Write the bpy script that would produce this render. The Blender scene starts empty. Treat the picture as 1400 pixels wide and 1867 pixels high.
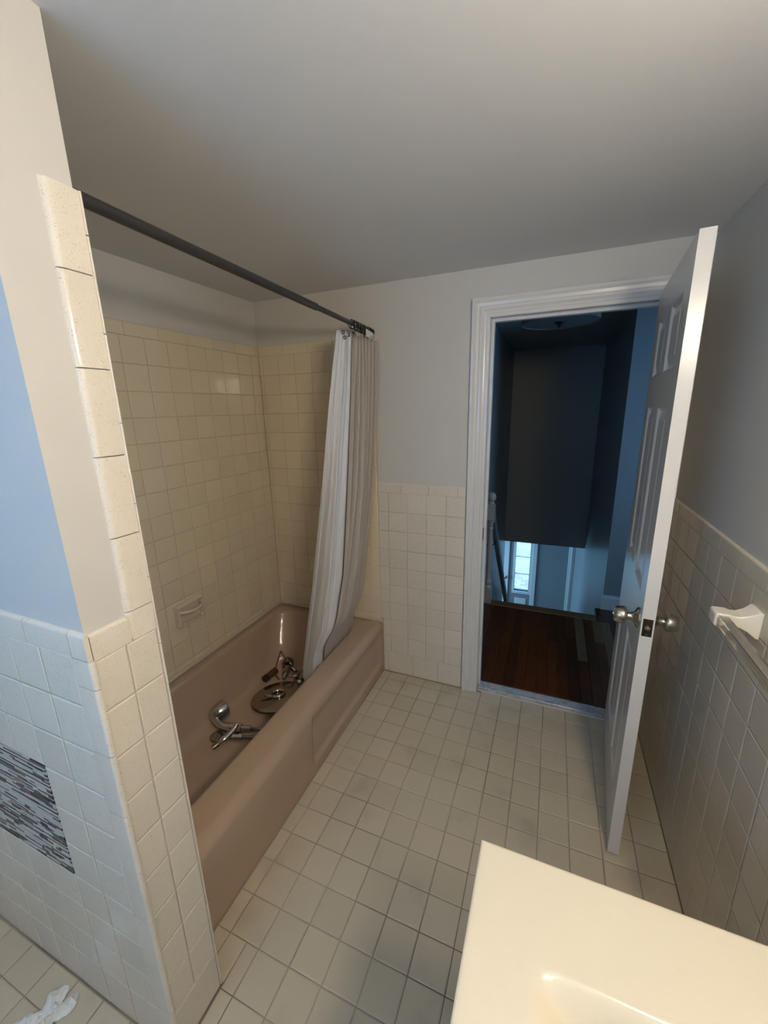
import bpy, math, random
from mathutils import Vector, Matrix
random.seed(7)
S = bpy.context.scene
C = S.collection

# ------------------------------------------------------------------ camera
cam_d = bpy.data.cameras.new('camera')
cam = bpy.data.objects.new('camera', cam_d)
C.objects.link(cam)
cam.location = (0.7345, -2.0054, 1.5661)
cam.rotation_euler = (1.3221, 0.0228, 0.3915)
cam_d.sensor_fit = 'HORIZONTAL'
cam_d.sensor_width = 36.0
cam_d.lens = 734.24 / 1400.0 * 36.0
cam_d.clip_start = 0.02
S.camera = cam

# ------------------------------------------------------------------ world, daylight, exposure
w = bpy.data.worlds.new('sky')
S.world = w
w.use_nodes = True
w.node_tree.nodes['Background'].inputs[0].default_value = (0.24, 0.57, 1.0, 1)
w.node_tree.nodes['Background'].inputs[1].default_value = 4.6

def area_light(name, loc, direction, sx, sy, power, color):
    d = bpy.data.lights.new(name, 'AREA')
    d.shape = 'RECTANGLE'
    d.size, d.size_y = sx, sy
    d.energy = power
    d.color = color
    o = bpy.data.objects.new(name, d)
    C.objects.link(o)
    o.location = loc
    o.rotation_euler = Vector(direction).to_track_quat('-Z', 'Z').to_euler()
    return o

area_light('daylight_bathroom_window', (-0.04, -2.92, 1.56), (0, 1, 0), 0.80, 0.76, 6.5, (0.12, 0.47, 1.0))
area_light('daylight_hall_window', (2.27, 0.62, 1.35), (-1, 0, 0), 0.70, 1.0, 0.15, (0.17, 0.60, 1.0))
area_light('entry_fill', (-1.02, 3.92, -1.0), (1, -0.12, 0), 0.80, 1.2, 36.0, (0.30, 0.63, 1.0))  # added fill, no window behind it; brightens entry and lower stair wall

S.view_settings.view_transform = 'Standard'
S.view_settings.look = 'None'
S.view_settings.exposure = 0.08
S.view_settings.gamma = 1.0
S.view_settings.use_curve_mapping = False

# ------------------------------------------------------------------ materials
MAT = {}
def mat(name, color, rough=0.5, metal=0.0, spec=0.5, bump=None, vary=0.0, speck=None, stain=None, coat=0.0, trans=0.0, stripes=None, grain=None, veins=None):
    m = bpy.data.materials.new(name)
    m.use_nodes = True
    nt = m.node_tree
    N, L = nt.nodes, nt.links
    b = N['Principled BSDF']
    b.inputs['Roughness'].default_value = rough
    b.inputs['Metallic'].default_value = metal
    b.inputs['Specular IOR Level'].default_value = spec
    b.inputs['Coat Weight'].default_value = coat
    b.inputs['Coat Roughness'].default_value = 0.08
    b.inputs['Transmission Weight'].default_value = trans
    rgb = N.new('ShaderNodeRGB')
    rgb.outputs[0].default_value = (*color, 1)
    out = rgb.outputs[0]
    geo = N.new('ShaderNodeNewGeometry')
    def mix(a, bcol, fac, blend='MIX'):
        x = N.new('ShaderNodeMix')
        x.data_type = 'RGBA'
        x.blend_type = blend
        L.new(a, x.inputs[6])
        if isinstance(bcol, tuple): x.inputs[7].default_value = (*bcol, 1)
        else: L.new(bcol, x.inputs[7])
        if isinstance(fac, float): x.inputs[0].default_value = fac
        else: L.new(fac, x.inputs[0])
        return x.outputs[2]
    def ramp(v, lo, hi):
        r = N.new('ShaderNodeMapRange')
        L.new(v, r.inputs[0])
        r.inputs[1].default_value, r.inputs[2].default_value = lo, hi
        return r.outputs[0]
    def mul(v, k):
        x = N.new('ShaderNodeMath'); x.operation = 'MULTIPLY'
        L.new(v, x.inputs[0]); x.inputs[1].default_value = k
        return x.outputs[0]
    def noise(scale, detail=3, stretch=None, vec=None):
        n = N.new('ShaderNodeTexNoise')
        n.inputs['Scale'].default_value = scale
        n.inputs['Detail'].default_value = detail
        src = vec or geo.outputs['Position']
        if stretch:
            mp = N.new('ShaderNodeMapping'); mp.inputs['Scale'].default_value = stretch
            L.new(src, mp.inputs['Vector']); src = mp.outputs[0]
        L.new(src, n.inputs['Vector'])
        return n.outputs['Fac']
    if vary:
        oi = N.new('ShaderNodeObjectInfo')
        hsv = N.new('ShaderNodeHueSaturation')
        r = N.new('ShaderNodeMapRange')
        L.new(oi.outputs['Random'], r.inputs[0])
        r.inputs[3].default_value, r.inputs[4].default_value = 1 - vary, 1 + vary
        L.new(r.outputs[0], hsv.inputs['Value'])
        L.new(out, hsv.inputs['Color'])
        out = hsv.outputs[0]
    if speck:
        col, amount = speck
        n1 = noise(520, 1, (1, 1, 0.8))
        n2 = noise(60, 2)
        f = mul(ramp(n1, 0.615, 0.69), amount)
        m2 = N.new('ShaderNodeMath'); m2.operation = 'MULTIPLY'
        L.new(f, m2.inputs[0]); L.new(ramp(n2, 0.35, 0.65), m2.inputs[1])
        out = mix(out, col, m2.outputs[0])
    if stain:
        col, scale, lo, hi, amt = stain
        out = mix(out, col, mul(ramp(noise(scale, 5), lo, hi), amt))
    if stripes:
        col, axis_scale = stripes
        wv = N.new('ShaderNodeTexWave')
        wv.inputs['Scale'].default_value = axis_scale
        wv.bands_direction = 'X'
        tc = N.new('ShaderNodeTexCoord')
        L.new(tc.outputs['UV'], wv.inputs['Vector'])
        out = mix(out, col, wv.outputs['Fac'])
    if grain:
        col, amt = grain
        out = mix(out, col, mul(ramp(noise(14, 6, (9, 0.7, 1)), 0.35, 0.7), amt))
    if veins:
        n = noise(9, 6, (1.5, 3, 1))
        x = N.new('ShaderNodeMath'); x.operation = 'SUBTRACT'; L.new(n, x.inputs[0]); x.inputs[1].default_value = 0.5
        y = N.new('ShaderNodeMath'); y.operation = 'ABSOLUTE'; L.new(x.outputs[0], y.inputs[0])
        out = mix(out, veins, ramp(y.outputs[0], 0.06, 0.0))
    L.new(out, b.inputs['Base Color'])
    if bump:
        scale, strength, dist = bump
        bp = N.new('ShaderNodeBump')
        bp.inputs['Strength'].default_value = strength
        bp.inputs['Distance'].default_value = dist
        L.new(noise(scale, 3), bp.inputs['Height'])
        L.new(bp.outputs[0], b.inputs['Normal'])
    MAT[name] = m
    return m

mat('paint', (0.60, 0.588, 0.56), 0.62, bump=(180, 0.12, 0.001))
mat('ceiling_paint', (0.72, 0.73, 0.745), 0.8, bump=(220, 0.15, 0.001))
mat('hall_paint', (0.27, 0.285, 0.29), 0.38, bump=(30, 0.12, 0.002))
mat('trim_white', (0.72, 0.71, 0.69), 0.28)
mat('door_white', (0.70, 0.69, 0.67), 0.25, bump=(90, 0.06, 0.001))
mat('tile_warm_lit', (0.73, 0.64, 0.485), 0.07, vary=0.03, speck=((0.40, 0.30, 0.20), 0.2), bump=(35, 0.04, 0.0006))  # tub surround copy of the off-white tile, warm light put into its colour
mat('tile_speckled', (0.74, 0.685, 0.59), 0.08, vary=0.03, speck=((0.34, 0.22, 0.13), 0.65), bump=(35, 0.04, 0.0006))
mat('tile_right_dim', (0.63, 0.57, 0.47), 0.08, vary=0.03, speck=((0.32, 0.22, 0.13), 0.35), bump=(35, 0.05, 0.0006))  # right wall copy of the tile, darkened in colour for the dim grazing light
mat('tile_floor', (0.57, 0.50, 0.38), 0.42, vary=0.035, stain=((0.22, 0.20, 0.17), 5.0, 0.58, 0.80, 0.45), bump=(60, 0.12, 0.0006))
mat('grout', (0.45, 0.385, 0.29), 0.9, bump=(300, 0.2, 0.001))
mat('grout_floor', (0.42, 0.365, 0.28), 0.9, stain=((0.17, 0.14, 0.11), 2.2, 0.42, 0.62, 0.9), bump=(300, 0.2, 0.001))
mat('caulk', (0.66, 0.60, 0.50), 0.5)
mat('tub_enamel', (0.45, 0.335, 0.25), 0.13, stain=((0.40, 0.285, 0.205), 3.0, 0.5, 0.8, 0.25))
mat('rod_metal', (0.055, 0.055, 0.055), 0.30, metal=0.4)
mat('liner', (0.66, 0.66, 0.68), 0.5, bump=(60, 0.1, 0.001))
mat('curtain_cloth', (0.46, 0.42, 0.38), 0.85, stripes=((0.41, 0.375, 0.335), 30.0))
mat('chrome', (0.62, 0.62, 0.62), 0.09, metal=1.0)
mat('dark_chrome', (0.32, 0.29, 0.25), 0.14, metal=1.0)
mat('steel_disc', (0.42, 0.38, 0.32), 0.16, metal=1.0)
mat('black_rubber', (0.02, 0.018, 0.016), 0.5)
mat('brass_dark', (0.16, 0.09, 0.04), 0.35, metal=0.7)
mat('satin_nickel', (0.50, 0.46, 0.38), 0.26, metal=1.0)
mat('bronze_plate', (0.10, 0.085, 0.07), 0.35, metal=0.9)
mat('ceramic_bone', (0.64, 0.57, 0.45), 0.15)
mat('ceramic_white', (0.80, 0.75, 0.65), 0.18)
mat('acrylic_bar', (0.92, 0.86, 0.76), 0.06, trans=0.92)
mat('vanity_top', (0.82, 0.74, 0.58), 0.16, stain=((0.76, 0.68, 0.52), 40, 0.6, 0.75, 0.3))
mat('cabinet_white', (0.62, 0.60, 0.56), 0.35)
mat('marble', (0.46, 0.48, 0.50), 0.22, veins=(0.30, 0.32, 0.34))
mat('wood_dark', (0.085, 0.024, 0.006), 0.30, vary=0.35, grain=((0.04, 0.012, 0.004), 0.8))
mat('wood_light', (0.19, 0.105, 0.048), 0.32, vary=0.12, grain=((0.10, 0.055, 0.025), 0.7))
mat('stair_wood', (0.16, 0.07, 0.025), 0.3, grain=((0.06, 0.02, 0.008), 0.7))
mat('newel_paint', (0.40, 0.39, 0.37), 0.35)
mat('rail_paint', (0.20, 0.21, 0.22), 0.35)
mat('lamp_shade', (0.16, 0.14, 0.12), 0.8)
mat('lamp_diffuser', (0.12, 0.14, 0.15), 0.4)
mat('paper', (0.80, 0.80, 0.76), 0.9)
mat('plastic_white', (0.78, 0.78, 0.77), 0.4)
mat('lawn', (0.60, 0.66, 0.58), 0.9, stain=((0.82, 0.80, 0.76), 3.0, 0.35, 0.6, 0.9))
mat('brick_path', (0.70, 0.45, 0.38), 0.9, vary=0.2)
mat('sand', (0.5, 0.47, 0.44), 0.9)
for i, c in enumerate([(0.02, 0.022, 0.035), (0.06, 0.06, 0.075), (0.34, 0.36, 0.38), (0.50, 0.50, 0.49), (0.20, 0.15, 0.14), (0.58, 0.57, 0.53), (0.13, 0.14, 0.16)]):
    mat('mosaic_%d' % i, c, 0.12)

def pane_material():
    m = bpy.data.materials.new('window_glass')
    m.use_nodes = True
    nt = m.node_tree
    for n in list(nt.nodes): nt.nodes.remove(n)
    o = nt.nodes.new('ShaderNodeOutputMaterial')
    mx = nt.nodes.new('ShaderNodeMixShader')
    t = nt.nodes.new('ShaderNodeBsdfTransparent')
    g = nt.nodes.new('ShaderNodeBsdfGlossy')
    t.inputs[0].default_value = (0.94, 0.97, 0.97, 1)
    g.inputs['Roughness'].default_value = 0.02
    mx.inputs[0].default_value = 0.06
    nt.links.new(t.outputs[0], mx.inputs[1]); nt.links.new(g.outputs[0], mx.inputs[2]); nt.links.new(mx.outputs[0], o.inputs[0])
    MAT['window_glass'] = m
pane_material()

def emit_material(name, color, strength):
    m = bpy.data.materials.new(name)
    m.use_nodes = True
    b = m.node_tree.nodes['Principled BSDF']
    b.inputs['Base Color'].default_value = (0.8, 0.8, 0.78, 1)
    b.inputs['Emission Color'].default_value = (*color, 1)
    b.inputs['Emission Strength'].default_value = strength
    MAT[name] = m
emit_material('lit_shade', (1.0, 0.86, 0.68), 92.0)

# ------------------------------------------------------------------ mesh helpers
class MB:
    def __init__(s):
        s.v, s.f, s.m, s.uv = [], [], [], None
    def add(s, vs, fs, mi=0):
        o = len(s.v)
        s.v += [tuple(p) for p in vs]
        s.f += [tuple(i + o for i in f) for f in fs]
        s.m += [mi] * len(fs)
        return s
    def box(s, x0, x1, y0, y1, z0, z1, mi=0, M=None):
        vs = [(x, y, z) for x in (x0, x1) for y in (y0, y1) for z in (z0, z1)]
        if M: vs = [M @ Vector(v) for v in vs]
        return s.add(vs, [(0, 1, 3, 2), (4, 6, 7, 5), (0, 4, 5, 1), (2, 3, 7, 6), (0, 2, 6, 4), (1, 5, 7, 3)], mi)
    def bevel_box(s, x0, x1, y0, y1, z0, z1, b, mi=0, M=None):
        # a box with chamfered edges: three slabs' hull built as 24 verts
        vs, fs = [], []
        X, Y, Z = (x0, x1), (y0, y1), (z0, z1)
        idx = {}
        for ix in (0, 1):
            for iy in (0, 1):
                for iz in (0, 1):
                    sx, sy, sz = 1 - 2 * ix, 1 - 2 * iy, 1 - 2 * iz
                    for a in range(3):
                        p = [X[ix] + sx * b, Y[iy] + sy * b, Z[iz] + sz * b]
                        p[a] = (X[ix], Y[iy], Z[iz])[a]
                        idx[(ix, iy, iz, a)] = len(vs); vs.append(p)
        for a in range(3):
            for i in (0, 1):
                o = [(0, 0), (1, 0), (1, 1), (0, 1)]
                q = []
                for u, v in o:
                    k = [0, 0, 0]; k[a] = i; k[(a + 1) % 3] = u; k[(a + 2) % 3] = v
                    q.append(idx[(*k, a)])
                fs.append(q if i else q[::-1])
        for a in range(3):
            b1, c1 = (a + 1) % 3, (a + 2) % 3
            for u in (0, 1):
                for v in (0, 1):
                    k0 = [0, 0, 0]; k0[b1] = u; k0[c1] = v
                    k1 = list(k0); k1[a] = 1
                    q = [idx[(*k0, b1)], idx[(*k1, b1)], idx[(*k1, c1)], idx[(*k0, c1)]]
                    fs.append(q if (u ^ v) == 0 else q[::-1])
        for key in [(i, j, k) for i in (0, 1) for j in (0, 1) for k in (0, 1)]:
            q = [idx[(*key, 0)], idx[(*key, 1)], idx[(*key, 2)]]
            fs.append(q if sum(key) % 2 else q[::-1])
        if M: vs = [M @ Vector(v) for v in vs]
        return s.add(vs, fs, mi)
    def lathe(s, prof, n=24, M=None, mi=0, cap=True):
        vs, fs = [], []
        for r, z in prof:
            for i in range(n):
                a = 2 * math.pi * i / n
                vs.append((r * math.cos(a), r * math.sin(a), z))
        for k in range(len(prof) - 1):
            for i in range(n):
                j = (i + 1) % n
                fs.append((k * n + i, k * n + j, (k + 1) * n + j, (k + 1) * n + i))
        if cap:
            fs.append(tuple(range(n))[::-1])
            fs.append(tuple((len(prof) - 1) * n + i for i in range(n)))
        if M: vs = [M @ Vector(v) for v in vs]
        return s.add(vs, fs, mi)
    def tube(s, pts, r, n=10, mi=0):
        pts = [Vector(p) for p in pts]
        rr = r if isinstance(r, (list, tuple)) else [r] * len(pts)
        vs, fs = [], []
        up = Vector((0, 0, 1))
        prev = None
        for i, p in enumerate(pts):
            d = (pts[min(i + 1, len(pts) - 1)] - pts[max(i - 1, 0)]).normalized()
            if prev is None:
                a = d.cross(up if abs(d.z) < 0.95 else Vector((1, 0, 0))).normalized()
            else:
                a = (prev - d * prev.dot(d)).normalized()
            prev = a
            b = d.cross(a)
            for k in range(n):
                t = 2 * math.pi * k / n
                vs.append(p + (a * math.cos(t) + b * math.sin(t)) * rr[i])
        for i in range(len(pts) - 1):
            for k in range(n):
                j = (k + 1) % n
                fs.append((i * n + k, i * n + j, (i + 1) * n + j, (i + 1) * n + k))
        fs.append(tuple(range(n))[::-1])
        fs.append(tuple((len(pts) - 1) * n + k for k in range(n)))
        return s.add(vs, fs, mi)
    def grid(s, P, mi=0, uv=False):
        o = len(s.v)
        nr, nc = len(P), len(P[0])
        for row in P: s.v += [tuple(p) for p in row]
        for i in range(nr - 1):
            for j in range(nc - 1):
                s.f.append((o + i * nc + j, o + i * nc + j + 1, o + (i + 1) * nc + j + 1, o + (i + 1) * nc + j))
                s.m.append(mi)
        if uv:
            s.uv = [(j / (nc - 1), i / (nr - 1)) for i in range(nr) for j in range(nc)]
        return s
    def mesh(s, name, mats, smooth=None):
        me = bpy.data.meshes.new(name)
        me.from_pydata(s.v, [], s.f)
        for m in (mats if isinstance(mats, (list, tuple)) else [mats]): me.materials.append(MAT[m])
        if any(s.m): me.polygons.foreach_set('material_index', s.m)
        if s.uv:
            l = me.uv_layers.new(name='UVMap')
            for lp in me.loops: l.data[lp.index].uv = s.uv[lp.vertex_index]
        if smooth is not None:
            me.polygons.foreach_set('use_smooth', [True] * len(me.polygons))
            me.set_sharp_from_angle(angle=math.radians(smooth))
        me.validate()
        me.update()
        return me
    def build(s, name, mats, parent=None, smooth=None):
        o = bpy.data.objects.new(name, s.mesh(name, mats, smooth))
        C.objects.link(o)
        if parent: o.parent = parent
        return o

def tag(o, label, cat=None, group=None):
    o['label'] = label
    if cat: o['category'] = cat
    if group: o['group'] = group
    return o
def struct(o, label=None):
    o['kind'] = 'structure'
    if label: o['label'] = label
    return o
def thing(name, label, cat, loc=(0, 0, 0), group=None, rot=(0, 0, 0)):
    o = bpy.data.objects.new(name, None)
    C.objects.link(o)
    o.location = loc
    o.rotation_euler = rot
    o.empty_display_size = 0.05
    return tag(o, label, cat, group)
def sm(a, b, x):
    t = min(1, max(0, (x - a) / (b - a)))
    return t * t * (3 - 2 * t)
def lerp(a, b, t): return a + (b - a) * t
def interp(tab, x):
    if x <= tab[0][0]: return tab[0][1]
    for (x0, y0), (x1, y1) in zip(tab, tab[1:]):
        if x <= x1: return lerp(y0, y1, (x - x0) / (x1 - x0))
    return tab[-1][1]

# ------------------------------------------------------------------ the room shell
ZC = 2.165           # ceiling height
XL, XR = -0.868, 1.225
YP0, YP1 = -1.620, -1.474   # partition faces (tiled)
YREAR = -2.85

floor = struct(MB().box(-0.97, 1.33, YREAR - 0.1, 0.02, -0.12, -0.002).build('floor', 'grout_floor'), 'beige square tiled bathroom floor')
ceiling = struct(MB().box(-0.97, 1.33, YREAR - 0.1, 0.11, ZC, ZC + 0.1).build('ceiling', 'ceiling_paint'), 'flat white painted bathroom ceiling')
DX0, DX1, DZ = 0.436, 1.112, 1.956      # door opening
wall_back = struct(MB().box(-0.97, DX0 - 0.012, 0.008, 0.10, -0.12, ZC).box(DX1 + 0.012, 1.33, 0.008, 0.10, -0.12, ZC)
                   .box(DX0 - 0.012, DX1 + 0.012, 0.008, 0.10, DZ + 0.012, ZC).build('wall_back', 'paint'), 'grey painted wall with cream tile wainscot and doorway')
wall_left = struct(MB().box(-0.97, -0.876, YREAR, 0.008, -0.12, ZC).build('wall_left', 'paint'), 'cream tiled wall along the tub')
wall_right = struct(MB().box(1.233, 1.33, YREAR, 0.008, -0.12, ZC).build('wall_right', 'paint'), 'grey wall with cream tile wainscot behind the door')
wall_part = struct(MB().box(-0.876, -0.028, -1.612, -1.482, -0.12, ZC).build('wall_partition', 'paint'), 'short partition wall at the tub end with tiled end face')
WX0, WX1, WZ0, WZ1 = -0.44, 0.36, 1.18, 1.94
wall_rear = struct(MB().box(-0.97, WX0, YREAR - 0.1, YREAR, -0.12, ZC).box(WX1, 1.33, YREAR - 0.1, YREAR, -0.12, ZC)
                   .box(WX0, WX1, YREAR - 0.1, YREAR, -0.12, WZ0).box(WX0, WX1, YREAR - 0.1, YREAR, WZ1, ZC).build('wall_rear', 'paint'), 'painted rear wall with a window')
win = struct(MB().box(WX0, WX0 + 0.04, YREAR - 0.05, YREAR + 0.01, WZ0, WZ1).box(WX1 - 0.04, WX1, YREAR - 0.05, YREAR + 0.01, WZ0, WZ1)
             .box(WX0 + 0.04, WX1 - 0.04, YREAR - 0.05, YREAR + 0.01, WZ0, WZ0 + 0.04).box(WX0 + 0.04, WX1 - 0.04, YREAR - 0.05, YREAR + 0.01, WZ1 - 0.04, WZ1)
             .build('window_1', 'trim_white'), 'white framed bathroom window')
MB().box(WX0 + 0.04, WX1 - 0.04, YREAR - 0.03, YREAR - 0.026, WZ0 + 0.04, WZ1 - 0.04).build('pane', 'window_glass', win)

# ------------------------------------------------------------------ tiles
def frame(origin, ux, uy):
    ux, uy = Vector(ux), Vector(uy)
    n = ux.cross(uy)
    M = Matrix((ux, uy, n)).transposed().to_4x4()
    M.translation = Vector(origin)
    return M
F_BACK = frame((0, 0.002, 0), (1, 0, 0), (0, 0, 1))        # normal -Y
F_LEFT = frame((-0.870, 0, 0), (0, 1, 0), (0, 0, 1))       # normal +X
F_RIGHT = frame((1.227, 0, 0), (0, -1, 0), (0, 0, 1))      # normal -X
F_PEND = frame((-0.022, 0, 0), (0, 1, 0), (0, 0, 1))       # normal +X
F_BLUE = frame((0, -1.618, 0), (1, 0, 0), (0, 0, 1))       # normal -Y
F_FLOOR = frame((0, 0, -0.002), (1, 0, 0), (0, 1, 0))
MESH = {}
def tile_mesh(w, h, t, m):
    key = (round(w, 4), round(h, 4), t, m)
    if key not in MESH:
        b = min(0.0030, w * 0.3, h * 0.3)
        x, y = w / 2, h / 2
        z1 = t - 0.0014
        vs = [(-x, -y, 0), (x, -y, 0), (x, y, 0), (-x, y, 0), (-x, -y, z1), (x, -y, z1), (x, y, z1), (-x, y, z1),
              (-x + b, -y + b, t), (x - b, -y + b, t), (x - b, y - b, t), (-x + b, y - b, t)]
        fs = [(8, 9, 10, 11)]
        for i in range(4):
            j = (i + 1) % 4
            fs += [(i, j, 4 + j, 4 + i), (4 + i, 4 + j, 8 + j, 8 + i)]
        MESH[key] = MB().add(vs, fs).mesh('tile', m)
    return MESH[key]
def cap_mesh(w, h, d, r, m):
    # a trim piece, long in x, its upper edge rounded over
    key = ('cap', round(w, 4), round(h, 4), d, m)
    if key not in MESH:
        prof = [(0, 0), (0, d - 0.001), (0.001, d)] + [(h - r + r * math.sin(a), d - r + r * math.cos(a)) for a in [math.pi / 2 * k / 4 for k in range(5)]] + [(h, 0)]
        n = len(prof)
        vs = [(x, p[0], p[1]) for x in (-w / 2, w / 2) for p in prof]
        fs = [tuple(range(n))[::-1], tuple(range(n, 2 * n))] + [(i, i + 1, n + i + 1, n + i) for i in range(n - 1)]
        MESH[key] = MB().add(vs, fs).mesh('cap_tile', m, smooth=40)
    return MESH[key]
G = 0.0021
def put(mesh, name, parent, F, u, v, rot=0.0, tilt=0.0, off=0.0):
    o = bpy.data.objects.new(name, mesh)
    C.objects.link(o)
    o.parent = parent
    T = Matrix.Translation((u, v, off)) @ Matrix.Rotation(rot, 4, 'Z')
    if tilt:
        T = T @ Matrix.Rotation(random.gauss(0, tilt), 4, 'X') @ Matrix.Rotation(random.gauss(0, tilt), 4, 'Y')
    o.matrix_local = F @ T
    return o
def tile(parent, F, u0, u1, v0, v1, m='tile_warm_lit', tilt=0.0022):
    g = 0.0030 if m == 'tile_floor' else G
    w_, h_ = u1 - u0 - g, v1 - v0 - g
    if w_ < 0.006 or h_ < 0.006: return
    put(tile_mesh(w_, h_, 0.0026, m), 'tile', parent, F, (u0 + u1) / 2, (v0 + v1) / 2, 0, tilt, random.uniform(-0.0001, 0.0002))
def lines(start, pitch, lo, hi):
    k = math.ceil((lo - start) / pitch - 1e-6)
    out = [lo]
    while start + k * pitch < hi - 1e-4:
        x = start + k * pitch
        if x > lo + 1e-4: out.append(x)
        k += 1
    return out + [hi]
def field(parent, F, us, vs, m='tile_warm_lit', skip=None):
    for a, b in zip(us, us[1:]):
        for c, d in zip(vs, vs[1:]):
            if skip and skip((a + b) / 2, (c + d) / 2): continue
            tile(parent, F, a, b, c, d, m)
def slab(parent, x0, x1, y0, y1, z0, z1, m='grout'):
    return MB().box(x0, x1, y0, y1, z0, z1).build('grout', m, parent)
def caps(parent, F, us, v0, h, m='tile_warm_lit', d=0.009):
    for a, b in zip(us, us[1:]):
        if b - a > 0.008: put(cap_mesh(b - a - G, h, d, 0.007, m), 'cap_tile', parent, F, (a + b) / 2, v0, 0, 0, -0.006)
def vcaps(parent, F, u_in, w_, vs, m='tile_warm_lit', d=0.009, right=True):
    # upright trim strip; the rounded edge lies away from u_in
    for a, b in zip(vs, vs[1:]):
        put(cap_mesh(b - a - G, w_, d, 0.007, m), 'trim_tile', parent, F, u_in, (a + b) / 2, -math.pi / 2 if right else math.pi / 2, 0, -0.006)

P = 0.109
ZB, TP = 0.1374, 0.1097                 # top of base course, wall tile pitch
ROWS = [ZB + TP * k for k in range(10)]
ZCAP = ROWS[-1]
TUBZ = 0.335
TROWS = lines(1.878 - 0.1072 * 20, 0.1072, TUBZ + 0.012, 1.878)

# left wall (tub side)
slab(wall_left, -0.876, -0.870, -1.474, 0.002, 0.0, 1.930)
field(wall_left, F_LEFT, lines(-0.067 - P * 20, P, -1.474, 0.0), TROWS)
caps(wall_left, F_LEFT, lines(-0.03, 0.155, -1.474, -0.001), 1.878, 0.053)
MB().box(-0.870, -0.862, -1.474, 0.0, TUBZ - 0.002, TUBZ + 0.012).build('caulk_bead', 'caulk', wall_left)

# back wall
XS = -0.142                              # where the tall tub surround ends
slab(wall_back, -0.870, XS, 0.002, 0.008, 0.0, 1.930)
slab(wall_back, XS, 0.345, 0.002, 0.008, 0.0, ZCAP + 0.003)
USB = [-0.868, -0.845] + [-0.845 + P * k for k in range(1, 6)] + [XS - 0.055]
def tub_mask(u, v): return v < TUBZ and u < -0.13
field(wall_back, F_BACK, USB, TROWS)
caps(wall_back, F_BACK, lines(-0.845, 0.155, -0.866, XS), 1.878, 0.053)
vcaps(wall_back, F_BACK, XS - 0.055, 0.055, lines(1.878 - 0.155 * 12, 0.155, TUBZ + 0.012, 1.878))
BXL = [XS, -0.0827, 0.0263, 0.1353, 0.2443, 0.346]
BXL[1:] = [-0.0827 + P * k for k in range(4)] + [0.346]
field(wall_back, F_BACK, BXL, ROWS, 'tile_speckled', skip=lambda u, v: u < -0.083 and v < TUBZ)
for k in range(3):
    if ROWS[k] < TUBZ - 0.02: tile(wall_back, F_BACK, -0.128, -0.0827, ROWS[k], min(ROWS[k + 1], 1), 'tile_speckled')
caps(wall_back, F_BACK, [XS + 0.002, -0.005, 0.150, 0.305, 0.346], ZCAP, 0.053, 'tile_speckled')
for a, b in ((-0.128, -0.100), (-0.100, 0.055), (0.055, 0.208), (0.208, 0.346)):
    tile(wall_back, F_BACK, a, b, 0.003, ZB, 'tile_speckled')
MB().box(-0.868, XS + 0.01, -0.006, 0.002, TUBZ - 0.002, TUBZ + 0.012).build('caulk_bead', 'caulk', wall_back)

# right wall
slab(wall_right, 1.227, 1.233, -2.85, 0.002, 0.0, ZCAP + 0.003)
RU = lines(0.365 - P * 4, P, 0.0, 1.95)
field(wall_right, F_RIGHT, RU, ROWS, 'tile_right_dim')
caps(wall_right, F_RIGHT, lines(0.085, 0.155, 0.0, 1.95), ZCAP, 0.053, 'tile_right_dim')
for a, b in zip(lines(0.04, 0.155, 0.0, 1.95), lines(0.04, 0.155, 0.0, 1.95)[1:]): tile(wall_right, F_RIGHT, a, b, 0.003, ZB, 'tile_right_dim')

# partition end face
slab(wall_part, -0.028, -0.022, -1.612, -1.482, 0.0, ZCAP + 0.006)
slab(wall_part, -0.874, -0.028, -1.482, -1.476, 0.0, 1.930, 'tile_warm_lit')
slab(wall_part, -0.874, -0.020, -1.618, -1.612, 0.0, ZCAP + 0.006)
PR = [ZB + TP * k for k in range(10)]
field(wall_part, F_PEND, [-1.6095, -1.5474, -1.4800], PR, 'tile_speckled')
tile(wall_part, F_PEND, -1.6095, -1.4800, 0.003, ZB, 'tile_speckled')
# tall strip on the tub side, and the cap over the wainscot on the camera side
STRIP = [ZCAP, 1.187] + [1.187 + 0.1535 * k for k in range(1, 5)] + [1.929]
def edge_strip(a, b):
    m = MB()
    prof = []
    # cross-section in (y, x): rounded on the -Y edge
    y0, y1, x0, x1, r = -1.5345, -1.4800, -0.028, -0.0195, 0.010
    prof = [(y0, x0)] + [(y0 + 0.012 * (1 - math.cos(t)), x0 + (x1 - x0) * math.sin(t)) for t in [math.pi / 2 * k / 5 for k in range(1, 6)]] + [(y1, x1), (y1, x0)]
    n = len(prof)
    vs = [(x, y, z) for z in (a + G / 2, b - G / 2) for y, x in prof]
    m.add(vs, [tuple(range(n)), tuple(range(n, 2 * n))[::-1]] + [(i, n + i, n + (i + 1) % n, (i + 1) % n) for i in range(n)])
    return m.build('trim_tile', 'tile_speckled', wall_part, smooth=40)
for a, b in zip(STRIP, STRIP[1:]): edge_strip(a, b)
put(cap_mesh(0.076 - G, 0.055, 0.009, 0.007, 'tile_speckled'), 'cap_tile', wall_part, F_PEND, -1.5725, ZCAP, 0, 0, -0.006)
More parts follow.
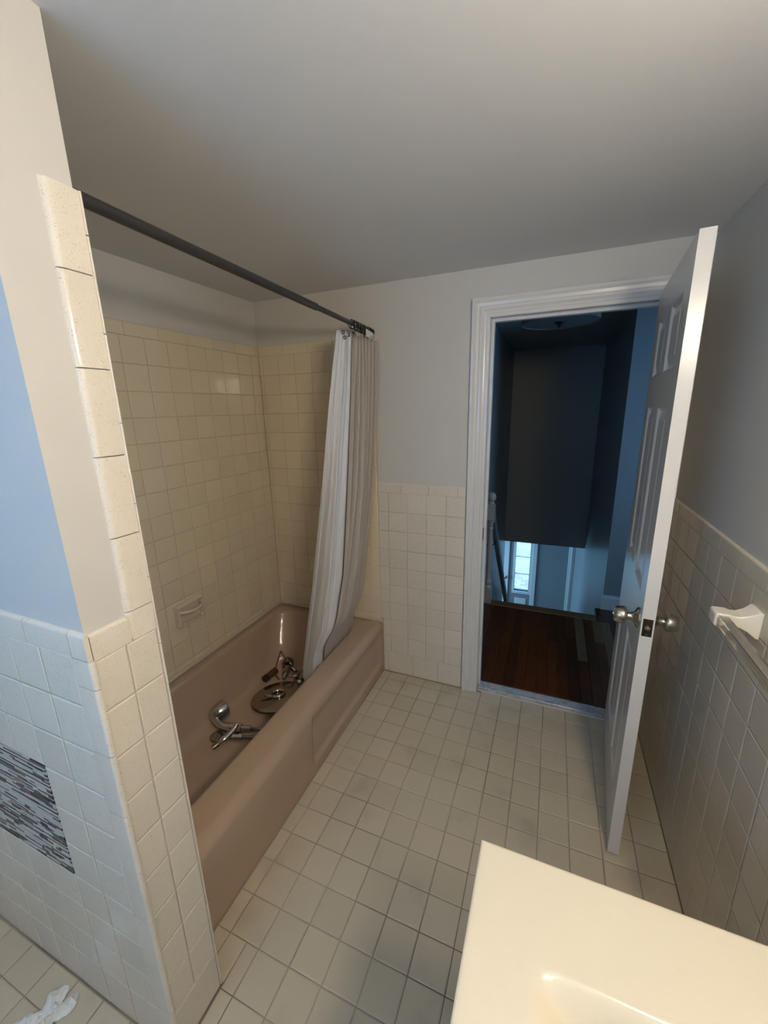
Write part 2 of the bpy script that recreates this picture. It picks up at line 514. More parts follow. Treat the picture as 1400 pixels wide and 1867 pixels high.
# thin rounded edge of the tub-side tile, seen end on
for a, b in zip(lines(0.003, 0.155, 0.003, 1.929), lines(0.003, 0.155, 0.003, 1.929)[1:]):
    m = MB()
    prof = [(-0.028, -1.4795), (-0.0215, -1.4795), (-0.0185, -1.4780), (-0.0180, -1.4765), (-0.0190, -1.4750), (-0.0215, -1.4738), (-0.060, -1.4738), (-0.060, -1.4762), (-0.028, -1.4762)]
    n = len(prof)
    vs = [(x, y, z) for z in (a + G / 2, b - G / 2) for x, y in prof]
    m.add(vs, [tuple(range(n)), tuple(range(n, 2 * n))[::-1]] + [(i, n + i, n + (i + 1) % n, (i + 1) % n) for i in range(n)])
    m.build('edge_tile', 'tile_speckled', wall_part)

# partition face towards the window
BR = [1.132 - TP * k for k in range(10)][::-1]
BU = [-0.868, -0.795] + [-0.066 - 0.104 * k for k in range(7)][::-1]
MOS = (-0.690, -0.274, 0.474, 0.803)
field(wall_part, F_BLUE, BU, BR, 'tile_speckled', skip=lambda u, v: MOS[0] < u < MOS[1] and MOS[2] < v < MOS[3])
for a, b in zip(BU, BU[1:]): tile(wall_part, F_BLUE, a, b, 0.003, BR[0], 'tile_speckled')
vcaps(wall_part, F_BLUE, -0.066, 0.052, [0.003] + lines(1.071 - 0.151 * 8, 0.151, 0.02, 1.132)[1:], 'tile_speckled', right=True)
caps(wall_part, F_BLUE, [-0.868, -0.67, -0.515, -0.360, -0.205, -0.064, -0.016], 1.132, 0.053, 'tile_speckled')
m = MB()
z = MOS[2] + 0.002
while z < MOS[3] - 0.002:
    h = random.choice((0.0025, 0.004, 0.006, 0.0035))
    h = min(h, MOS[3] - 0.001 - z)
    x = MOS[0] + 0.001 - random.uniform(0, 0.05)
    while x < MOS[1] - 0.001:
        l = random.choice((0.02, 0.03, 0.04, 0.055, 0.08))
        x0, x1 = max(x, MOS[0] + 0.001), min(x + l, MOS[1] - 0.001)
        if x1 - x0 > 0.004 and h > 0.002:
            m.box(x0, x1, -1.6205 - random.uniform(0, 0.0008), -1.6178, z, z + h, random.choice((0, 0, 0, 1, 3, 3, 4, 5, 5, 5, 6, 3)))
        x += l + 0.0012
    z += h + 0.0012
mo = m.build('mosaic_insert', ['mosaic_%d' % i for i in range(7)], wall_part)
mo['kind'] = 'stuff'
mo['label'] = 'dark and pale grey glass strip mosaic'

# floor tiles: individual ones where they are in view, the rest joined
FX = [-0.0824 + P * k for k in range(-8, 13)]
FY = [0.0419 - P * k for k in range(0, 31)]
rest = MB()
def floor_piece(x0, x1, y0, y1, near):
    if x1 - x0 < 0.008 or y1 - y0 < 0.008: return
    if near: tile(floor, F_FLOOR, x0, x1, y0, y1, 'tile_floor', 0.0015)
    else: rest.bevel_box(x0 + G / 2, x1 - G / 2, y0 + G / 2, y1 - G / 2, -0.003, 0.0005, 0.001)
for i in range(len(FX) - 1):
    for j in range(len(FY) - 1):
        x0, x1, y1, y0 = FX[i], FX[i + 1], FY[j], FY[j + 1]
        y1 = min(y1, 0.019 if x0 > 0.43 else 0.0)
        x1, y0 = min(x1, 1.224), max(y0, YREAR)
        mid = (y0 + y1) / 2
        if y1 > -1.476:              # beside the tub
            if x1 < -0.02 and i < 7: continue
            xa = max(x0, -0.132)
            if y0 < -1.476 and x0 < -0.02:
                floor_piece(xa, min(x1, -0.0175), -1.4735, y1, True)
                floor_piece(max(xa, -0.0175), x1, y0, y1, True); continue
            floor_piece(xa, x1, y0, y1, not (x0 > 0.75 and y1 < -1.5))
        elif y1 > -1.62:
            floor_piece(max(x0, -0.0175), x1, y0, y1, x0 < 0.7)
            if x0 < -0.0175: floor_piece(max(x0, -0.866), min(x1, -0.0175), y0, min(y1, -1.6215), x1 > -0.80)
        else:
            floor_piece(max(x0, -0.866), x1, y0, y1, y1 > -1.80 and x0 < 0.7 and x1 > -0.80)
ro = rest.build('tile_field', 'tile_floor', floor)
ro['kind'] = 'stuff'

# ------------------------------------------------------------------ door casing, jamb, threshold
def casing_piece(path_fn, parent, name):
    # profile: (distance across from the inner edge, projection from the wall)
    prof = [(0.0, 0.0), (0.0, 0.010), (0.004, 0.013), (0.016, 0.013), (0.019, 0.010), (0.026, 0.012), (0.036, 0.018), (0.046, 0.018),
            (0.050, 0.015), (0.062, 0.017), (0.072, 0.023), (0.082, 0.023), (0.084, 0.021), (0.084, 0.0)]
    m = MB()
    a = [path_fn(u, 0) + Vector((0, 0.008 - d, 0)) for u, d in prof]
    b = [path_fn(u, 1) + Vector((0, 0.008 - d, 0)) for u, d in prof]
    n = len(prof)
    m.add(a + b, [(i, n + i, n + i + 1, i + 1) for i in range(n - 1)] + [tuple(range(n)), tuple(range(n, 2 * n))[::-1]])
    return m.build(name, 'trim_white', parent)
trim = struct(MB().box(DX0 - 0.012, DX0, 0.0, 0.105, 0.0, DZ + 0.012).box(DX1, DX1 + 0.012, 0.0, 0.105, 0.0, DZ + 0.012)
              .box(DX0, DX1, 0.0, 0.105, DZ, DZ + 0.012).build('trim_1', 'trim_white'), 'white moulded door casing around the bathroom doorway')
casing_piece(lambda u, t: Vector((DX0 - u, 0, 0.0 if t == 0 else DZ + u)), trim, 'casing')
casing_piece(lambda u, t: Vector((DX1 + u, 0, 0.0 if t == 0 else DZ + u)), trim, 'casing')
casing_piece(lambda u, t: Vector((DX0 - u if t == 0 else DX1 + u, 0, DZ + u)), trim, 'head_casing')
MB().box(DX0, DX0 + 0.012, 0.040, 0.052 + 0.02, 0.022, DZ).build('door_stop', 'trim_white', trim)
MB().box(DX1 - 0.012, DX1, 0.040, 0.072, 0.022, DZ).build('door_stop', 'trim_white', trim)
MB().box(DX0 + 0.012, DX1 - 0.012, 0.040, 0.072, DZ - 0.012, DZ).build('door_stop', 'trim_white', trim)
tag(MB().box(DX0, DX0 + 0.0015, 0.003, 0.030, 0.905, 0.965).build('strike_plate', 'bronze_plate', trim), 'dark bronze strike plate')
thr = MB().bevel_box(DX0 + 0.001, DX1 - 0.001, 0.021, 0.086, -0.02, 0.019, 0.004).build('trim_2', 'marble')
struct(thr, 'grey veined marble threshold in the doorway')
MB().box(DX0 - 0.06, DX1, 0.0135, 0.021, -0.002, 0.004).build('caulk_bead', 'caulk', thr)

# ------------------------------------------------------------------ bathroom door
W, H, T = 0.688, 1.960, 0.035
door = bpy.data.objects.new('door_1', None)
C.objects.link(door)
struct(door, 'white six-panel bathroom door standing open against the right side')
ang = math.atan2(-0.692 + 0.006, 1.022 - 1.075)
door.location = (1.0755, -0.006, 0.010)
door.rotation_euler = (0, 0, ang)       # local +x runs from hinge to latch, local +y towards the right wall (door thickness)
cols = [(0.105, 0.305), (0.383, 0.583)]
rows = [(0.185, 0.745), (0.965, 1.545), (1.650, 1.850)]
m = MB()
xs = [0, cols[0][0], cols[0][1], cols[1][0], cols[1][1], W]
zs = [0, rows[0][0], rows[0][1], rows[1][0], rows[1][1], rows[2][0], rows[2][1], H]
def solid(i, j): return not (i in (1, 3) and j in (1, 3, 5))
vid = {}
def V(i, j, k):
    if (i, j, k) not in vid:
        vid[(i, j, k)] = len(m.v); m.v.append((xs[i], k * T, zs[j]))
    return vid[(i, j, k)]
def quad(*q): m.f.append(q); m.m.append(0)
for i in range(5):
    for j in range(7):
        if not solid(i, j): continue
        quad(V(i, j, 0), V(i + 1, j, 0), V(i + 1, j + 1, 0), V(i, j + 1, 0))
        quad(V(i, j, 1), V(i, j + 1, 1), V(i + 1, j + 1, 1), V(i + 1, j, 1))
        for di, dj, e in ((-1, 0, ((i, j), (i, j + 1))), (1, 0, ((i + 1, j + 1), (i + 1, j))), (0, -1, ((i + 1, j), (i, j))), (0, 1, ((i, j + 1), (i + 1, j + 1)))):
            ii, jj = i + di, j + dj
            if not (0 <= ii < 5 and 0 <= jj < 7 and solid(ii, jj)):
                (a, b), (c, d) = e
                quad(V(a, b, 0), V(c, d, 0), V(c, d, 1), V(a, b, 1))
m.build('frame', 'door_white', door)
def door_panel(x0, x1, z0, z1):
    p = MB()
    for side in (0, 1):
        y = lambda d: d if side == 0 else T - d
        rings = [(0.0, 0.0), (0.004, 0.001), (0.014, 0.010), (0.019, 0.010), (0.042, 0.003), (0.043, 0.003)]
        vs, fs = [], []
        for ins, d in rings:
            vs += [(x0 + ins, y(d), z0 + ins), (x1 - ins, y(d), z0 + ins), (x1 - ins, y(d), z1 - ins), (x0 + ins, y(d), z1 - ins)]
        for k in range(len(rings) - 1):
            for i in range(4):
                j = (i + 1) % 4
                q = (k * 4 + i, k * 4 + j, k * 4 + 4 + j, k * 4 + 4 + i)
                fs.append(q if side == 0 else q[::-1])
        l = (len(rings) - 1) * 4
        fs.append((l, l + 1, l + 2, l + 3) if side == 0 else (l + 3, l + 2, l + 1, l))
        p.add(vs, fs)
    return p.build('panel', 'door_white', door)
for cx0, cx1 in cols:
    for rz0, rz1 in rows: door_panel(cx0, cx1, rz0, rz1)
KZ = 0.897
def door_knob(side):
    M = Matrix.Translation((W - 0.062, 0 if side == 0 else T, KZ)) @ Matrix.Rotation(math.pi / 2 if side == 0 else -math.pi / 2, 4, 'X')
    k = MB().lathe([(0.033, 0.0), (0.033, 0.003), (0.030, 0.006), (0.020, 0.011), (0.0145, 0.017), (0.013, 0.022), (0.013, 0.031),
                    (0.0170, 0.032), (0.0250, 0.0345), (0.0280, 0.039), (0.0283, 0.045), (0.0270, 0.056), (0.0240, 0.066), (0.0215, 0.0685), (0.005, 0.0695), (0.005, 0.072), (0.003, 0.073)], 28, M)
    return tag(k.build('door_knob', 'satin_nickel', door, smooth=35), 'satin nickel tulip door knob')
door_knob(0); door_knob(1)
pl = MB().bevel_box(W, W + 0.0012, 0.0045, T - 0.0045, KZ - 0.029, KZ + 0.029, 0.0005).build('latch_plate', 'bronze_plate', door)
tag(pl, 'dark bronze latch plate on the door edge')
MB().lathe([(0.0085, 0), (0.0085, 0.004), (0.006, 0.009), (0.002, 0.010)], 16, Matrix.Translation((W + 0.001, T / 2, KZ)) @ Matrix.Rotation(math.pi / 2, 4, 'Y')).build('latch_bolt', 'satin_nickel', pl, smooth=40)
for dz in (-0.022, 0.022):
    MB().lathe([(0.0035, 0), (0.0030, 0.0012)], 12, Matrix.Translation((W + 0.001, T / 2, KZ + dz)) @ Matrix.Rotation(math.pi / 2, 4, 'Y')).build('screw', 'satin_nickel', pl)
for hz in (0.22, 1.72):
    MB().tube([(-0.006, T + 0.002, hz - 0.045), (-0.006, T + 0.002, hz + 0.045)], 0.006, 10).build('hinge', 'bronze_plate', door, smooth=40)

# ------------------------------------------------------------------ bathtub
tub = thing('bathtub', 'built-in pinkish beige bathtub with recessed apron panel', 'bathtub', (-0.5, -0.74, 0))
OX0, OX1, OY0, OY1 = -0.862, -0.134, -1.4735, -0.0065
fy = [-1.46, -1.4, -1.3, -1.2, -1.1, -1.0, -0.92, -0.86, -0.82, -0.805, -0.795, -0.785, -0.775, -0.765, -0.755, -0.74, -0.70, -0.62, -0.5, -0.38, -0.26, -0.16, -0.10, -0.06, -0.03]
ff = [(y - OY0) / (OY1 - OY0) for y in fy]
def loop(x0, x1, y0, y1, r, z, nc=8, dx=None):
    pts = []
    def corner(cx, cy, a0):
        for k in range(nc + 1):
            a = a0 + math.pi / 2 * k / nc
            pts.append([cx + r * math.cos(a), cy + r * math.sin(a), z])
    corner(x1 - r, y0 + r, -math.pi / 2)
    for f in ff:
        y = lerp(y0 + r, y1 - r, f)
        pts.append([x1 + (dx(y, z) if dx else 0), y, z])
    corner(x1 - r, y1 - r, 0)
    for f in (0.25, 0.5, 0.75): pts.append([lerp(x1 - r, x0 + r, f), y1, z])
    corner(x0 + r, y1 - r, math.pi / 2)
    for f in ff[::-1]: pts.append([x0, lerp(y0 + r, y1 - r, f), z])
    corner(x0 + r, y0 + r, math.pi)
    for f in (0.25, 0.5, 0.75): pts.append([lerp(x0 + r, x1 - r, f), y0, z])
    return [tuple(p[k] - (-0.5, -0.74, 0)[k] for k in range(3)) for p in pts]
def rec(y, z):
    s_ = sm(-0.800, -0.775, y) * sm(0.052, 0.070, z) * (1 - sm(0.225, 0.298, z))
    n_ = (1 - sm(-0.82, -0.775, y)) * sm(0.10, 0.26, z)
    return -0.016 * s_ + 0.012 * n_
rings = [loop(OX0, OX1, OY0, OY1, 0.004, z, dx=rec) for z in (0.0, 0.030, 0.045, 0.052, 0.058, 0.064, 0.070, 0.085, 0.15, 0.21, 0.25, 0.262, 0.27, 0.28, 0.29, 0.298)]
RR = 0.036
for k in range(1, 7):
    a = math.pi / 2 * k / 6
    ins = RR * (1 - math.cos(a)); z = 0.299 + RR * math.sin(a)
    rings.append(loop(OX0 + ins * 0.1, OX1 - ins, OY0 + ins * 0.1, OY1 - ins * 0.1, 0.004, z, dx=lambda y, zz: 0.012 * (1 - sm(-0.82, -0.775, y)) * (1 - sm(0.30, 0.335, zz))))
IX0, IX1, IY0, IY1 = -0.815, -0.262, -1.385, -0.080
def inner(ix, z, r): return loop(IX0 + ix[0], IX1 - ix[1], IY0 + ix[2], IY1 - ix[3], r, z)
rings.append(inner((-0.006, -0.010, -0.010, -0.010), 0.3345, 0.10))
for k in range(1, 5):
    a = math.pi / 2 * k / 4
    rings.append(inner((0.014 * math.sin(a) - 0.006, 0.022 * math.sin(a) - 0.010, 0.02 * math.sin(a) - 0.01, 0.022 * math.sin(a) - 0.010), 0.3345 - 0.018 * (1 - math.cos(a)), 0.10))
for t in (0.25, 0.5, 0.75, 1.0):
    rings.append(inner((0.008 + 0.045 * t, 0.012 + 0.030 * t, 0.01 + 0.04 * t, 0.012 + 0.105 * t), lerp(0.3165, 0.135, t), 0.10 + 0.02 * t))
for k in range(1, 6):
    a = math.pi / 2 * k / 5
    q = 1 - math.cos(a)
    rings.append(inner((0.053 + 0.055 * q, 0.042 + 0.055 * q, 0.05 + 0.06 * q, 0.117 + 0.07 * q), 0.135 - 0.075 * math.sin(a), 0.12))
rings.append(inner((0.16, 0.15, 0.2, 0.25), 0.056, 0.08))
rings.append(inner((0.26, 0.26, 0.5, 0.5), 0.054, 0.01))
m = MB()
n = len(rings[0])
m.v = [p for r in rings for p in r]
for i in range(len(rings) - 1):
    for j in range(n):
        k = (j + 1) % n
        m.f.append((i * n + j, i * n + k, (i + 1) * n + k, (i + 1) * n + j)); m.m.append(0)
m.f.append(tuple((len(rings) - 1) * n + j for j in range(n))); m.m.append(0)
m.build('basin', 'tub_enamel', tub, smooth=60)
dr = MB().lathe([(0.030, 0.0), (0.030, 0.003), (0.024, 0.004), (0.020, 0.001)], 24, Matrix.Translation((-0.04, 0.74 - 1.20, 0.0555))).build('drain', 'chrome', tub, smooth=40)

# ------------------------------------------------------------------ shower rod, rings, curtain, liner
RX, RZ = -0.155, 1.9645
rod = thing('shower_rod', 'dark grey telescoping shower curtain rod across the tub', 'curtain rod', (RX, -0.74, RZ), rot=(math.atan2(-0.035, 1.467), 0, 0))
MB().tube([(0, -0.7315, 0), (0, 0.212, 0)], 0.0135, 20).build('outer_tube', 'rod_metal', rod, smooth=40)
MB().tube([(0, 0.212, 0), (0, 0.217, 0)], 0.0140, 20).build('collar', 'rod_metal', rod, smooth=40)
MB().tube([(0, 0.217, 0), (0, 0.736, 0)], 0.0105, 20).build('inner_tube', 'rod_metal', rod, smooth=40)
MB().lathe([(0.017, 0), (0.017, 0.006), (0.0135, 0.012)], 20, Matrix.Translation((0, 0.7465, 0)) @ Matrix.Rotation(math.pi / 2, 4, 'X')).build('end_cap', 'black_rubber', rod, smooth=40)
MB().lathe([(0.017, 0), (0.017, 0.006), (0.0135, 0.012)], 20, Matrix.Translation((0, -0.7405, 0)) @ Matrix.Rotation(-math.pi / 2, 4, 'X')).build('end_cap', 'black_rubber', rod, smooth=40)

def ring_mesh():
    m = MB()
    pts = [(0.0185 * math.sin(a), 0.0, 0.0185 * math.cos(a)) for a in [2 * math.pi * k / 20 * 0.92 for k in range(21)]]
    m.tube(pts, 0.0018, 6)
    m.tube([(0.0, 0.0, -0.0185), (0.002, 0.004, -0.030), (0.0, 0.010, -0.038), (-0.004, 0.012, -0.032)], 0.0016, 6)
    for k in range(5):
        a = math.radians(-70 + 35 * k)
        M = Matrix.Translation((0.0185 * math.sin(a), 0, 0.0185 * math.cos(a))) @ Matrix.Rotation(a + math.pi / 2, 4, 'Y')
        m.lathe([(0.001, -0.0042), (0.0036, -0.002), (0.0036, 0.002), (0.001, 0.0042)], 8, M)
    return m.mesh('curtain_ring', 'chrome_dark_ring', smooth=50)
mat('chrome_dark_ring', (0.10, 0.085, 0.07), 0.22, metal=1.0)
rm = ring_mesh()
for k in range(12):
    o = bpy.data.objects.new('curtain_ring', rm)
    C.objects.link(o)
    y = -0.215 + k * 0.0172
    o.location = (RX, y, RZ - 0.035 / 1.467 * (y + 0.74) - 0.004)
    o.rotation_euler = (random.uniform(-0.3, 0.3), 0, random.uniform(-0.35, 0.35))
    tag(o, 'dark roller-ball ring bunched on the shower rod above the curtain', 'curtain ring', 'rings bunched on the shower rod')

# edges of the hanging bundle: height -> (x, y)
LL = [(0.15, (-0.400, -0.485)), (0.277, (-0.389, -0.479)), (0.483, (-0.358, -0.464)), (0.781, (-0.310, -0.442)), (1.191, (-0.255, -0.408)), (1.636, (-0.205, -0.367)), (1.909, (-0.168, -0.340))]
LR = [(0.15, (-0.300, -0.440)), (0.296, (-0.290, -0.436)), (0.391, (-0.245, -0.425)), (0.772, (-0.188, -0.374)), (1.178, (-0.173, -0.316)), (1.637, (-0.165, -0.246)), (1.931, (-0.166, -0.200))]
CR = [(0.15, (-0.320, -0.085)), (0.226, (-0.304, -0.083)), (0.324, (-0.272, -0.080)), (0.645, (-0.213, -0.069)), (1.186, (-0.152, -0.047)), (1.695, (-0.122, -0.030)), (1.904, (-0.116, -0.024))]
def at_z(tab, z):
    a = [(h, p[0]) for h, p in tab]; b = [(h, p[1]) for h, p in tab]
    return Vector((interp(a, z), interp(b, z)))
def inside_rim(x, z): return min(x, lerp(-0.288, x, sm(0.345, 0.53, z)))
def liner_point(s, t):
    z = lerp(1.912 - 0.006 * (1 - s), 0.165 + 0.060 * (1 - sm(0.10, 0.30, s)), t)
    A, B = at_z(LL, z), at_z(LR, z)
    mid = (A + B) / 2 + Vector((0.55, -0.83)) * lerp(0.012, 0.085, t ** 1.2)
    Q = 2 * mid - (A + B) / 2
    p = A * (1 - s) ** 2 + Q * 2 * s * (1 - s) + B * s * s
    amp = lerp(0.006, 0.018, t)
    d = amp * math.sin(2 * math.pi * (2.2 * s + 0.05) + 0.9 * t) + 0.4 * amp * math.sin(2 * math.pi * (5.3 * s + 0.3) + 2.0 * t) * (1 - 0.5 * t)
    d += 0.012 * math.exp(-((s - 0.72) / 0.10) ** 2) * math.sin(2.6 * math.pi * t) * (1 - t)
    d -= 0.022 * math.exp(-((s - 0.20) / 0.07) ** 2) * sm(0.15, 0.6, t)
    p = p + Vector((0.75, -0.66)) * d
    return (inside_rim(p.x, z), p.y, z)
def off(p, o): return tuple(a - b for a, b in zip(p, o))
LO = (-0.2, -0.42, 0.2)
lin = thing('shower_liner', 'plain white shower liner hanging inside the tub on the near side of the curtain', 'shower curtain', LO)
o = MB().grid([[off(liner_point(s / 110, t / 70), LO) for s in range(111)] for t in range(71)]).build('sheet', 'liner', lin, smooth=180)
so = o.modifiers.new('thickness', 'SOLIDIFY'); so.thickness = 0.0012
for k, (s_, t_) in enumerate(((0.42, 0.004), (0.52, 0.016), (0.80, 0.006))):
    p = Vector(liner_point(s_, t_)) - Vector(LO)
    M = Matrix.Translation(p + Vector((0.004, -0.004, 0))) @ Matrix.Rotation(math.radians(48), 4, 'Z') @ Matrix.Rotation(math.pi / 2, 4, 'X')
    mm = MB()
    mm.tube([M @ Vector((0.0062 * math.cos(a), 0.0062 * math.sin(a), 0)) for a in [2 * math.pi * i / 16 for i in range(17)]], 0.0022, 6)
    mm.build('grommet', 'bronze_plate', lin, smooth=60)

# the cloth curtain: gathered against the back wall, its foot tucked inside the rim
def cloth_point(s, t):
    z = lerp(1.905 - 0.012 * s, 0.19, t)
    A, B = at_z(LR, z) + Vector((0.004, 0.012)), at_z(CR, z)
    p = A.lerp(B, s)
    ph = 2 * math.pi * (7.3 * s + 0.30 * math.sin(4.0 * s + 1.6 * t))
    amp = interp([(0, 0.028), (0.25, 0.036), (0.6, 0.030), (0.85, 0.012), (1, 0.009)], t)
    sharp = 2 * abs(math.sin(ph / 2)) ** 0.65 - 1.35
    d = amp * lerp(sharp, math.sin(ph * 0.46), sm(0.35, 0.9, t) * 0.8)
    d += 0.030 * math.exp(-((s - 0.30) / 0.16) ** 2) * math.sin(math.pi * t) - 0.030 * math.exp(-((s - 0.10) / 0.05) ** 2) * sm(0.03, 0.2, t) * (1 - sm(0.75, 0.95, t))
    d *= sm(0, 0.04, s) * sm(0, 0.03, 1 - s) * 0.8 + 0.2
    p = p + Vector((0.90, -0.30)) * d
    return (inside_rim(p.x, z), min(p.y, -0.010), z)
CO = (-0.2, -0.15, 0.2)
cur = thing('shower_curtain', 'taupe ribbed cloth shower curtain gathered against the back wall', 'shower curtain', CO)
o = MB().grid([[off(cloth_point(s / 240, t / 60), CO) for s in range(241)] for t in range(61)], uv=True).build('cloth', 'curtain_cloth', cur, smooth=180)
so = o.modifiers.new('thickness', 'SOLIDIFY'); so.thickness = 0.0015
lb = MB().bevel_box(-0.001, 0.001, -0.048, 0.048, -0.017, 0.017, 0.0006).build('label_card', 'plastic_white', cur)
lb.location = off((-0.118, -0.100, 1.917), CO)
lb.rotation_euler = (math.radians(-3), 0, math.radians(4))
tag(lb, 'blank white plastic tag at the curtain top')
for k in range(7):
    p = Vector(cloth_point(0.08 + 0.13 * k, 0.0)) - Vector(CO)
    MB().bevel_box(-0.006, 0.006, -0.002, 0.002, -0.004, 0.016, 0.001, M=Matrix.Translation(p)).build('hook_tab', 'curtain_cloth', cur)

# ------------------------------------------------------------------ soap dish on the tub wall
sd = thing('soap_dish', 'cream ceramic soap dish with grab bar set into the tub wall', 'soap dish', (-0.868, -0.712, 0.628))
m = MB()
hw, hh = 0.080, 0.056
rings = []
def rr_loop(hw, hh, r, x, n=6):
    out = []
    for cx, cz, a0 in ((hw - r, hh - r, 0), (-hw + r, hh - r, 1), (-hw + r, -hh + r, 2), (hw - r, -hh + r, 3)):
        for k in range(n + 1):
            a = math.pi / 2 * (a0 + k / n)
            out.append((x, cx + r * math.cos(a), cz + r * math.sin(a)))
    return out
R_ = [rr_loop(hw, hh, 0.008, -0.002), rr_loop(hw, hh, 0.008, 0.018), rr_loop(hw - 0.005, hh - 0.005, 0.008, 0.027),
      rr_loop(hw - 0.012, hh - 0.010, 0.010, 0.028), rr_loop(hw - 0.015, hh - 0.013, 0.012, 0.022), rr_loop(hw - 0.018, hh - 0.016, 0.010, 0.003)]
nn = len(R_[0])
m.v = [p for r in R_ for p in r]
for i in range(len(R_) - 1):
    for j in range(nn):
        k = (j + 1) % nn
        m.f.append((i * nn + j, i * nn + k, (i + 1) * nn + k, (i + 1) * nn + j)); m.m.append(0)
m.f.append(tuple((len(R_) - 1) * nn + j for j in range(nn))); m.m.append(0)
m.build('plate', 'ceramic_bone', sd, smooth=50)
pts = [(0.020 + 0.038 * math.sin(math.pi * k / 12) ** 0.6, -0.064 + 0.128 * k / 12, 0.020) for k in range(13)]
MB().tube(pts, 0.0085, 12).build('grab_bar', 'ceramic_bone', sd, smooth=60)
m = MB()
g1 = [[(0.010 + 0.030 * math.sin(math.pi * i / 16) ** 0.5 * j / 4, -0.062 + 0.124 * i / 16, -0.040 - 0.004 * math.sin(math.pi * j / 4) + 0.004 * (j == 4)) for i in range(17)] for j in range(5)]
g2 = [[(p[0], p[1], -0.050) for p in r] for r in g1]
m.grid(g1); m.grid([r[::-1] for r in g2]); m.grid([g2[-1], g1[-1]])
m.build('tray', 'ceramic_bone', sd, smooth=50)
for k in range(6):
    MB().box(0.016, 0.032, -0.045 + 0.018 * k - 0.003, -0.045 + 0.018 * k + 0.003, -0.0435, -0.0375).build('drain_rib', 'ceramic_bone', sd)

# ------------------------------------------------------------------ loose fittings in the tub
TF = 0.0565
def quat_to(d): return Vector(d).to_track_quat('Z', 'Y').to_matrix().to_4x4()
def catmull(P_, n=14):
    P_ = [Vector(p) for p in P_]
    P_ = [2 * P_[0] - P_[1]] + P_ + [2 * P_[-1] - P_[-2]]
    out = []
    for i in range(1, len(P_) - 2):
        for k in range(n):
            t = k / n
            out.append(0.5 * ((2 * P_[i]) + (P_[i + 1] - P_[i - 1]) * t + (2 * P_[i - 1] - 5 * P_[i] + 4 * P_[i + 1] - P_[i + 2]) * t * t + (3 * P_[i] - P_[i - 1] - 3 * P_[i + 1] + P_[i + 2]) * t ** 3))
    return out + [P_[-2]]
# hand shower
hs = thing('hand_shower', 'chrome hand shower lying in the tub with a coiled metal hose', 'hand shower', (-0.655, -0.79, TF))
def rel(*p): return Vector(p) - Vector((-0.655, -0.79, TF))
Mh = Matrix.Translation(rel(-0.715, -0.742, TF + 0.056)) @ quat_to((0.28, 0.95, 0.02))
MB().lathe([(0.010, -0.050), (0.026, -0.045), (0.037, -0.030), (0.043, -0.010), (0.046, 0.010), (0.046, 0.024), (0.042, 0.028), (0.041, 0.025)], 28, Mh).build('head', 'chrome', hs, smooth=40)
MB().lathe([(0.041, 0.0), (0.038, 0.002)], 28, Mh @ Matrix.Translation((0, 0, 0.0245))).build('spray_face', 'dark_chrome', hs, smooth=40)
MB().tube(catmull([rel(-0.738, -0.766, TF + 0.054), rel(-0.700, -0.790, TF + 0.044), rel(-0.645, -0.800, TF + 0.036), rel(-0.590, -0.787, TF + 0.034), rel(-0.555, -0.775, TF + 0.034)], 4),
          [0.022, 0.020, 0.0185, 0.017, 0.0165, 0.0165, 0.017, 0.018, 0.019, 0.020, 0.0215, 0.0225, 0.0235, 0.024, 0.024, 0.023, 0.021], 16).build('handle', 'chrome', hs, smooth=60)
MB().tube([rel(-0.558, -0.776, TF + 0.033), rel(-0.515, -0.758, TF + 0.028)], 0.0150, 8).build('hose_nut', 'chrome', hs)
MB().lathe([(0.031, 0), (0.031, 0.010), (0.026, 0.015), (0.010, 0.015)], 24, Matrix.Translation(rel(-0.655, -0.838, TF)) @ quat_to((0.1, -0.1, 1))).build('wall_flange', 'dark_chrome', hs, smooth=40)
MB().tube(catmull([rel(-0.600, -0.880, TF + 0.022), rel(-0.585, -0.845, TF + 0.030), rel(-0.574, -0.805, TF + 0.044), rel(-0.570, -0.782, TF + 0.060)], 4),
          [0.012, 0.015, 0.018, 0.019, 0.018, 0.017, 0.016, 0.015, 0.014, 0.013, 0.012, 0.011, 0.009], 14).build('diverter_arm', 'chrome', hs, smooth=60)
MB().tube([rel(-0.610, -0.905, TF + 0.018), rel(-0.599, -0.878, TF + 0.022)], 0.0125, 12).build('outlet', 'dark_chrome', hs, smooth=40)
MB().tube([rel(-0.575, -0.828, TF + 0.022), rel(-0.525, -0.806, TF + 0.018)], 0.0165, 8).build('hose_nut', 'chrome', hs)
path = catmull([rel(-0.518, -0.760, TF + 0.026), rel(-0.485, -0.738, TF + 0.018), rel(-0.44, -0.70, TF + 0.014), rel(-0.385, -0.665, TF + 0.014), rel(-0.355, -0.71, TF + 0.016), rel(-0.40, -0.755, TF + 0.014), rel(-0.47, -0.782, TF + 0.014), rel(-0.527, -0.807, TF + 0.018)], 36)
dens, rad = [], []
for a, b in zip(path, path[1:]):
    dens.append(a); rad.append(0.0098 if len(dens) % 2 else 0.0078)
MB().tube(dens, rad, 8).build('hose', 'chrome', hs)

